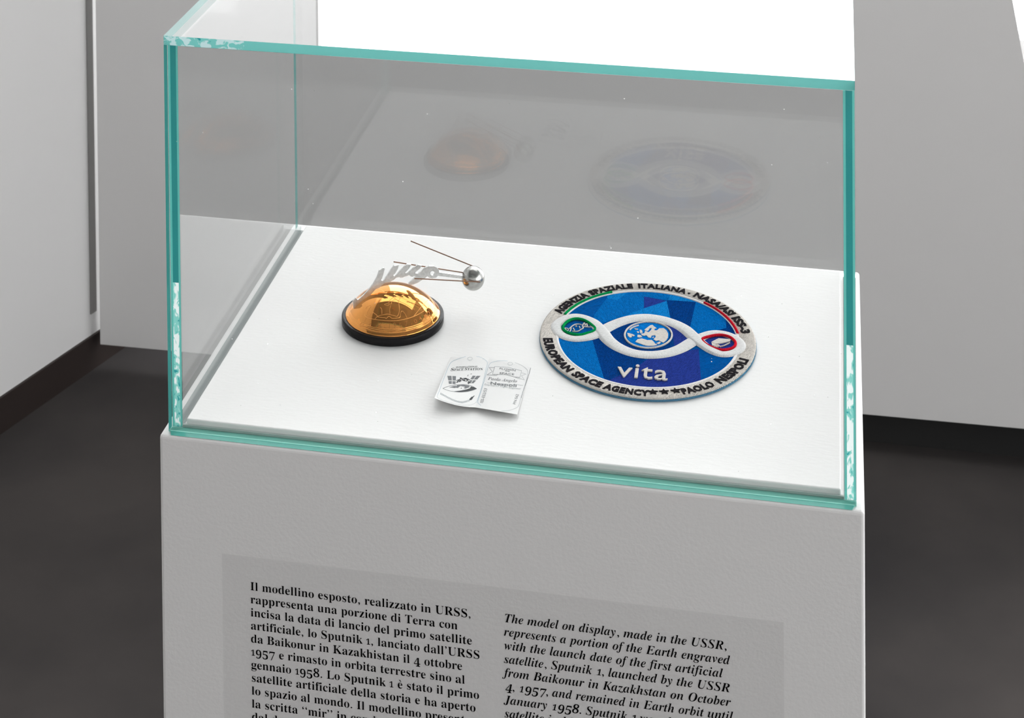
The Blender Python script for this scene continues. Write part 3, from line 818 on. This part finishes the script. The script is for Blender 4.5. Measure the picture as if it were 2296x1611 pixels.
for poly in [[(970,540),(1200,370),(1290,350),(1360,420),(1450,480),(1360,500),(1380,570),(1470,570),(1560,490),(1740,485),(1850,580),(1910,700),(1900,850),(1830,960),(1720,1050),(1600,1000),(1540,960),(1420,980),(1330,920),(1420,830),(1400,760),(1260,770),(1220,860),(1130,850),(1050,760),(960,780),(880,760),(830,700),(960,690),(1000,590),(1130,650),(1230,560),(1270,470),(1180,480),(1110,590),(1030,580)],
             [(610,1020),(700,920),(860,890),(1010,930),(1090,960),(1250,950),(1330,1010),(1400,1100),(1480,1140),(1300,1180),(1050,1175),(900,1130),(760,1080)],
             [(700,740),(830,760),(880,830),(760,850),(690,830)], [(780,540),(870,560),(900,660),(800,670)], [(670,610),(760,620),(750,670),(690,660)],
             [(290,670),(390,690),(500,720),(590,770),(540,800),(440,770),(480,830),(400,850),(320,790)], [(370,540),(430,470),(560,400),(740,350),(750,380),(560,440),(460,500),(420,560)],
             [(570,490),(720,510),(700,540),(600,525)], [(1440,1080),(1560,1020),(1620,1050),(1540,1110)], [(1270,850),(1350,820),(1330,860)]]:
    pad(land, [g4(*p) for p in poly], 0.0, 0.0003)
land.build('continent', M['p_land'], gl_o)
rim = MB()
P = catmull([(a, b, 0) for a, b in [g4(1125 + 935*math.cos(t*math.pi/12), 745 + 515*math.sin(t*math.pi/12)) for t in range(24)]], 4, True); P.append(P[0])
rim.tube([P3(p.x, p.y, 0.00015) for p in P], 0.00050, 8)
rim.build('globe_rim', M['p_land'], gl_o, smooth=True)
# little eye and book marks in the end loops
mark = MB()
for pts in [[(720,690),(820,590),(950,510),(1090,490),(1220,515)], [(850,770),(980,785),(1090,770),(1200,700),(1290,640),(1250,590)], [(700,700),(640,660),(560,660),(640,770),(690,730)],
            [(800,640),(780,740),(740,800)], [(890,650),(940,740)], [(1130,580),(1160,660)], [(1250,580),(1290,480),(1340,450),(1360,540),(1430,480),(1440,580),(1300,590),(1600,610)], [(700,800),(770,840)]]:
    P = catmull([(*g5(*q), 0) for q in pts], 4)
    mark.tube([P3(p.x, p.y, 0.00012) for p in P], 0.00032, 6)
mark.tube([P3(*g5(1000,570), 0.0001), P3(*g5(1020,590), 0.0001)], 0.0005, 6)
tag(mark.build('emblem', M['p_land'], pat, smooth=True), 'cream eye-shaped emblem in the green loop')
def g7(X, Y): return loc((1500 + X/6.195 - 1190) * 4.332, (640 + Y/6.195 - 610) * 4.332)
mark = MB()
pad(mark, [g7(*q) for q in [(590,795),(690,745),(855,760),(850,785),(740,810),(640,822)]], -0.0001, 0.0004)
pad(mark, [g7(*q) for q in [(590,800),(640,822),(640,850),(600,840)]], -0.0001, 0.0003)
for pts in [[(700,855),(760,845),(845,805)], [(630,850),(660,830),(700,850),(720,862)], [(650,830),(660,868)], [(680,832),(680,866)], [(625,862),(700,840)]]:
    P = catmull([(*g7(*q), 0) for q in pts], 4)
    mark.tube([P3(p.x, p.y, 0.00015) for p in P], 0.00036, 6)
tag(mark.build('emblem', M['p_land'], pat), 'cream book-shaped emblem in the red loop')

# lettering round the border
def bold(ch): return glyph(ch, 0.042, 0.02, 0.012, 2)
def arc_word(mb, s, A, B, top, rin=0.886, rout=0.966):
    """Word between two points of the patch view, set on the border circle."""
    pa, pb = loc(*A), loc(*B)
    t0 = math.atan2(pa[1], pa[0] - CSX); t1 = math.atan2(pb[1], pb[0] - CSX)
    if top and t1 > t0: t1 -= 2*math.pi
    if not top and t1 < t0: t1 += 2*math.pi
    adv = [bold(c)[2] + 0.05 for c in s]; tot = sum(adv) - 0.05
    x = 0
    for c, a in zip(s, adv):
        vs, fs, _ = bold(c)
        pts = []
        for v in vs:
            t = t0 + (t1 - t0) * (x + v.x) / tot
            f = v.y / 0.70
            r = (rin + (rout - rin) * f) if top else (rout - (rout - rin) * f)
            r *= RR(t)
            pts.append(P3(CSX + r*math.cos(t), r*math.sin(t), 0.00015 + v.z * 0.0045))
        mb.add(pts, fs)
        x += a
for s, A, B in [('AGENZIA', (255,395), (520,205)), ('SPAZIALE', (545,190), (985,130)), ('ITALIANA', (1040,128), (1500,205)), ('NASA/ASI', (1575,235), (1935,425)), ('ISS-3', (1960,445), (2090,600))]:
    mb = MB(); arc_word(mb, s, A, B, True); tag(mb.build('border_word', M['p_black'], pat), 'black stitched word on the upper border')
for s, A, B in [('EUROPEAN', (175,645), (410,955)), ('SPACE', (440,975), (695,1095)), ('AGENCY', (725,1110), (1140,1160)), ('PAOLO', (1455,1150), (1765,1085)), ('NESPOLI', (1800,1065), (2070,845))]:
    mb = MB(); arc_word(mb, s, A, B, False); tag(mb.build('border_word', M['p_black'], pat), 'black stitched word on the lower border')
for (X, Y) in [(1185,1152), (1290,1152), (1400,1145)]:
    a, b = loc(X, Y); t = math.atan2(b, a); r0 = 0.912*RR(t)
    up = Vector((-math.cos(t), -math.sin(t))); rt = Vector((-math.sin(t), math.cos(t)))
    poly = []
    for k in range(10):
        rr = (0.044 if k % 2 == 0 else 0.019); th = k*math.pi/5
        q = Vector((r0*math.cos(t), r0*math.sin(t))) + up*rr*math.cos(th) + rt*rr*math.sin(th)*1.05
        poly.append((q.x, q.y))
    mb = MB(); pad(mb, poly, 0.0, 0.0005); mb.build('border_star', M['p_black'], pat)
a, b = loc(1536, 212); mb = MB(); pad(mb, [(a + .012*math.cos(k), b + .012*math.sin(k)) for k in range(6)], 0, 0.0004)
mb.build('border_dot', M['p_black'], pat)
mb = MB()
VX = [('v', (818,1022)), ('i', (985,1062)), ('t', (1095,1065)), ('a', (1205,1062))]
base0, base1 = Vector(loc(830, 1020)), Vector(loc(1330, 1062))
dirv = (base1 - base0).normalized(); upv = Vector((-dirv.y, dirv.x))
x = 0.0
tot = sum(glyph(c, -0.016, 0.03, 0.02, 2)[2] + 0.03 for c in 'vita') - 0.03
sc_ = (base1 - base0).length / tot
for c in 'vita':
    vs, fs, adv = glyph(c, -0.016, 0.03, 0.02, 2)
    mb.add([P3(*(base0 + dirv*(x + v.x)*sc_ + upv*(v.y*sc_*1.15)), 0.0003 + v.z*0.008) for v in vs], fs)
    x += adv + 0.03
tag(mb.build('lettering', M['p_land'], pat), 'cream raised word on the blue field')

# ------------------------------------------------------------------ folded paper label
QUAD = ([(522,180),(1250,205),(985,1140),(205,960)], [(1250,205),(2045,380),(1785,1275),(985,1140)])
def bil(q, u, v):
    a, b, c, d = [Vector(p) for p in q]
    p = (a*(1-u) + b*u)*(1-v) + (d*(1-u) + c*u)*v
    if q is QUAD[0]: p = p + Vector((0, 42 * 4 * u * (1 - u) * max(0, v) ** 3))
    return p
def inv(X, Y):
    best = None
    for k, q in enumerate(QUAD):
        u, v = 0.5, 0.5; p = Vector((X, Y))
        for _ in range(12):
            r = bil(q, u, v) - p; e1 = 1e-4
            ju = (bil(q, u+e1, v) - bil(q, u, v)) / e1; jv = (bil(q, u, v+e1) - bil(q, u, v)) / e1
            dt = ju.x*jv.y - ju.y*jv.x
            u -= (r.x*jv.y - r.y*jv.x) / dt; v -= (ju.x*r.y - ju.y*r.x) / dt
        cost = max(0, -u) + max(0, u-1)
        if best is None or cost < best[0]: best = (cost, k, u, v)
    return best[1:]
def hgt(k, u, v):
    v = max(0, min(1, v)); u = max(0, min(1, u))
    if k == 0: e_ = 0.0042*(1-u)**1.2 + 0.0014*u
    else: e_ = 0.0014 + 0.0004*math.sin(u*math.pi) + 0.0002*u
    s = u + k
    return 0.0002 + e_*v**2.3 + 0.0009*math.sin(min(1, max(0, u))*math.pi)*(0.5 if k else 0.6)*(1 - 0.4*v)
def lab(X, Y, eps=0.0):
    k, u, v = inv(X, Y)
    return on_z(950 + X/8.504, 780 + Y/8.504, ZB + hgt(k, u, v) + eps)
lc = lab(1150, 700)
lab_t = thing('paper_label', 'small folded white paper tag with grey print, edge curling up', 'label', (lc.x, lc.y, ZB))
mb = MB(); NU, NV = 36, 44
for k in (0, 1):
    o0 = len(mb.v)
    for lay in (0.0, -0.00012):
        for j in range(NV+1):
            for i in range(NU+1):
                u, v = i/NU, j/NV
                p = bil(QUAD[k], u, v)
                mb.v.append(on_z(950 + p.x/8.504, 780 + p.y/8.504, ZB + hgt(k, u, v) + lay))
    S = (NU+1)*(NV+1)
    for j in range(NV):
        for i in range(NU):
            a = o0 + j*(NU+1) + i
            mb.f.append((a, a+NU+1, a+NU+2, a+1)); mb.m.append(0)
            mb.f.append((a+S, a+S+1, a+S+NU+2, a+S+NU+1)); mb.m.append(0)
    for j in range(NV):
        for i in (0, NU):
            if (k == 0) == (i == NU): continue
            a = o0 + j*(NU+1) + i; mb.f.append((a, a+NU+1, a+NU+1+S, a+S)); mb.m.append(0)
    for i in range(NU):
        for j in (0, NV):
            a = o0 + j*(NU+1) + i; mb.f.append((a, a+1, a+1+S, a+S)); mb.m.append(0)
mb.build('sheet', M['paper'], lab_t, smooth=False)
EPS = 0.000045
def lstroke(mb, pts, w, m, smooth=True):
    P = [Vector((x, y, 0)) for x, y in pts]
    if smooth and len(P) > 2: P = catmull(P, 5)
    else: P = [P[i] + (P[i+1] - P[i]) * (k / 6.0) for i in range(len(P) - 1) for k in range(6)] + [P[-1]]
    vs = []
    for i, p in enumerate(P):
        t = (P[min(i+1, len(P)-1)] - P[max(i-1, 0)]).normalized(); s = Vector((-t.y, t.x, 0))*w/2
        vs += [lab(p.x+s.x, p.y+s.y, EPS), lab(p.x-s.x, p.y-s.y, EPS)]
    mb.add(vs, [(2*i, 2*i+2, 2*i+3, 2*i+1) for i in range(len(P)-1)], m)
def lpoly(mb, pts, m, e=0.0):
    mb.add([lab(x, y, EPS + e) for x, y in pts], [tuple(range(len(pts)))], m)
def ltext(mb, s, A, B, h, m, face='sans', lean=0.0, offset=0.0):
    """Text from A to B (baseline, label view); h = up vector of one em."""
    gs = []
    for ch in s:
        g = ch
        if face == 'serif' and 'A' <= ch <= 'Z': g = chr(0x1D400 + ord(ch) - 65)
        if face == 'script' and ch.isalpha(): g = chr((0x1D468 + ord(ch) - 65) if ch < 'a' else (0x1D482 + ord(ch) - 97))
        gs.append(g)
    adv = [0.3 if g == ' ' else glyph(g, offset, res=2)[2] for g in gs]; tot = sum(adv)
    x = 0
    A, B, h = Vector(A), Vector(B), Vector(h)
    for g, a in zip(gs, adv):
        if g != ' ':
            vs, fs, _ = glyph(g, offset, res=2)
            mb.add([lab(*(A + (B-A)*((x + v.x)/tot) + h*v.y), EPS + 0.00002) for v in vs], fs, m)
        x += a
pr = MB()
# tag outlines
lstroke(pr, [(262,905),(300,820),(380,600),(450,420),(500,310),(560,255),(690,205),(800,170)], 7, 3)
lstroke(pr, [(1000,170),(1090,185),(1180,240),(1215,290),(1190,400),(1120,700),(1060,900),(1000,1050)], 6, 3)
lstroke(pr, [(262,905),(262,945),(310,982),(480,1042),(700,1090),(860,1098),(960,1070),(1000,1035)], 4, 4)
lstroke(pr, [(1245,330),(1290,285),(1400,255),(1510,250),(1600,255)], 6, 3); lstroke(pr, [(1740,285),(1850,330),(1940,390),(1985,460),(1960,620),(1870,900),(1820,1080),(1780,1140),(1640,1195),(1480,1210)], 6, 4)
lstroke(pr, [(1245,330),(1210,430),(1150,650),(1080,870),(1035,1010),(1040,1060),(1090,1100)], 8, 3)
lstroke(pr, [(2040,385),(1990,560),(1890,850),(1860,960)], 8, 1)
for (cx, cy, rx, ry) in ((883, 210, 45, 30), (1650, 308, 46, 28)):
    lstroke(pr, [(cx + rx*math.cos(k*math.pi/6), cy + ry*math.sin(k*math.pi/6)) for k in range(13)], 6, 2)
ltext(pr, 'INTERNATIONAL', (612,388), (1032,372), (5,-40), 0, 'serif')
ltext(pr, 'S', (505,446), (575,443), (24,-86), 0, 'serif')
ltext(pr, 'PACE', (575,443), (755,436), (18,-62), 0, 'serif')
ltext(pr, 'S', (775,434), (825,432), (18,-76), 0, 'serif')
ltext(pr, 'TATION', (825,432), (1125,428), (13,-62), 0, 'serif')
# station drawing
for q in [[(450,538),(530,538),(537,625),(470,625)], [(545,540),(617,545),(612,628),(552,625)], [(472,638),(536,638),(534,692),(482,690)], [(548,640),(610,642),(604,697),(550,692)],
          [(935,535),(995,538),(945,605),(888,602)], [(1010,538),(1085,538),(1020,608),(955,606)], [(890,625),(935,618),(895,680),(855,678)], [(950,620),(1000,625),(950,680),(905,680)]]:
    lpoly(pr, q, 1)
random.seed(3)
for k in range(26):
    x = 630 + random.random()*250; y = 640 - 50*math.sin((x-620)/270*math.pi)*0.9 + random.uniform(-22, 40); r = random.uniform(9, 20)
    lpoly(pr, [(x-r, y-r*.6), (x+r*.7, y-r*.8), (x+r, y+r*.5), (x-r*.5, y+r*.7)], 0, 0.00001*(k % 3))
lstroke(pr, [(620,630),(700,600),(780,585),(860,605),(900,640)], 12, 0); lstroke(pr, [(845,690),(880,650)], 26, 0)
lpoly(pr, [(832,540),(850,515),(855,520),(842,548)], 0); lpoly(pr, [(890,500),(915,495),(918,505),(895,508)], 0)
# earth lens
arc_t = [(365,778),(450,745),(560,718),(690,705),(800,708),(890,725),(960,752),(1012,785)]
arc_b = [(1012,785),(930,815),(830,838),(700,848),(600,840),(500,825),(420,800),(365,778)]
lstroke(pr, arc_t, 8, 1); lstroke(pr, arc_b, 7, 1)
lpoly(pr, [(560,835),(700,820),(820,795),(880,775),(900,740),(960,755),(1010,785),(930,812),(830,836),(700,846)], 0)
for q in [[(600,760),(640,715),(760,708),(860,725),(880,750),(820,775),(780,745),(700,730),(650,770)], [(480,765),(560,735),(620,725),(600,770),(540,760)], [(700,780),(720,760),(730,785)], [(760,765),(800,750),(830,770),(790,785)]]:
    lpoly(pr, q, 1, 0.00001)
# shuttle arc at the foot
for k in range(22):
    t = k/21.0; x = 330 + 540*t; y = 880 + 165*math.sin(t*math.pi*0.62)**1.1 - (28*max(0, t-.75)*4)
    lpoly(pr, [(x-10, y-20), (x+9, y-14), (x+6, y+20), (x-12, y+14)], 2 if k % 3 else 4)
lpoly(pr, [(870,980),(915,935),(950,945),(915,995),(885,1005)], 0); lstroke(pr, [(930,945),(968,918)], 14, 0)
# banner
lstroke(pr, [(1355,360),(1600,372),(1868,440),(1832,570)], 7, 2, False); lstroke(pr, [(1832,570),(1740,560),(1560,515),(1310,508),(1355,360)], 7, 1, False)
lstroke(pr, [(1350,380),(1245,378),(1310,455),(1205,520),(1390,530),(1410,510)], 7, 1, False); lstroke(pr, [(1868,480),(1955,505),(1862,535),(1922,615),(1745,570)], 6, 2, False)
ltext(pr, 'FLOWN', (1440,412), (1755,452), (9,-46), 1, offset=0.012); ltext(pr, 'IN', (1548,454), (1638,463), (7,-36), 1, offset=0.012); ltext(pr, 'SPACE', (1440,499), (1725,527), (9,-48), 1, offset=0.012)
ltext(pr, 'Paolo Angelo', (1225,612), (1780,666), (14,-80), 1, 'script', offset=-0.004)
ltext(pr, 'Nespoli', (1262,700), (1775,752), (9,-76), 1, offset=0.02)
lstroke(pr, [(1210,668),(1890,718)], 6, 2)
ltext(pr, 'Exp-52/53 Flight Engineer', (1155,715), (1855,800), (8,-48), 2)
ltext(pr, 'ISS-E52/53', (1130,1060), (1215,778), (-82,-14), 1); ltext(pr, 'PN-562', (1750,1085), (1815,890), (-75,-14), 1)
tag(pr.build('print', [M['print'], M['print_mid'], M['print_soft'], M['print_blue'], M['print_soft']], lab_t), 'grey printed drawing and text')
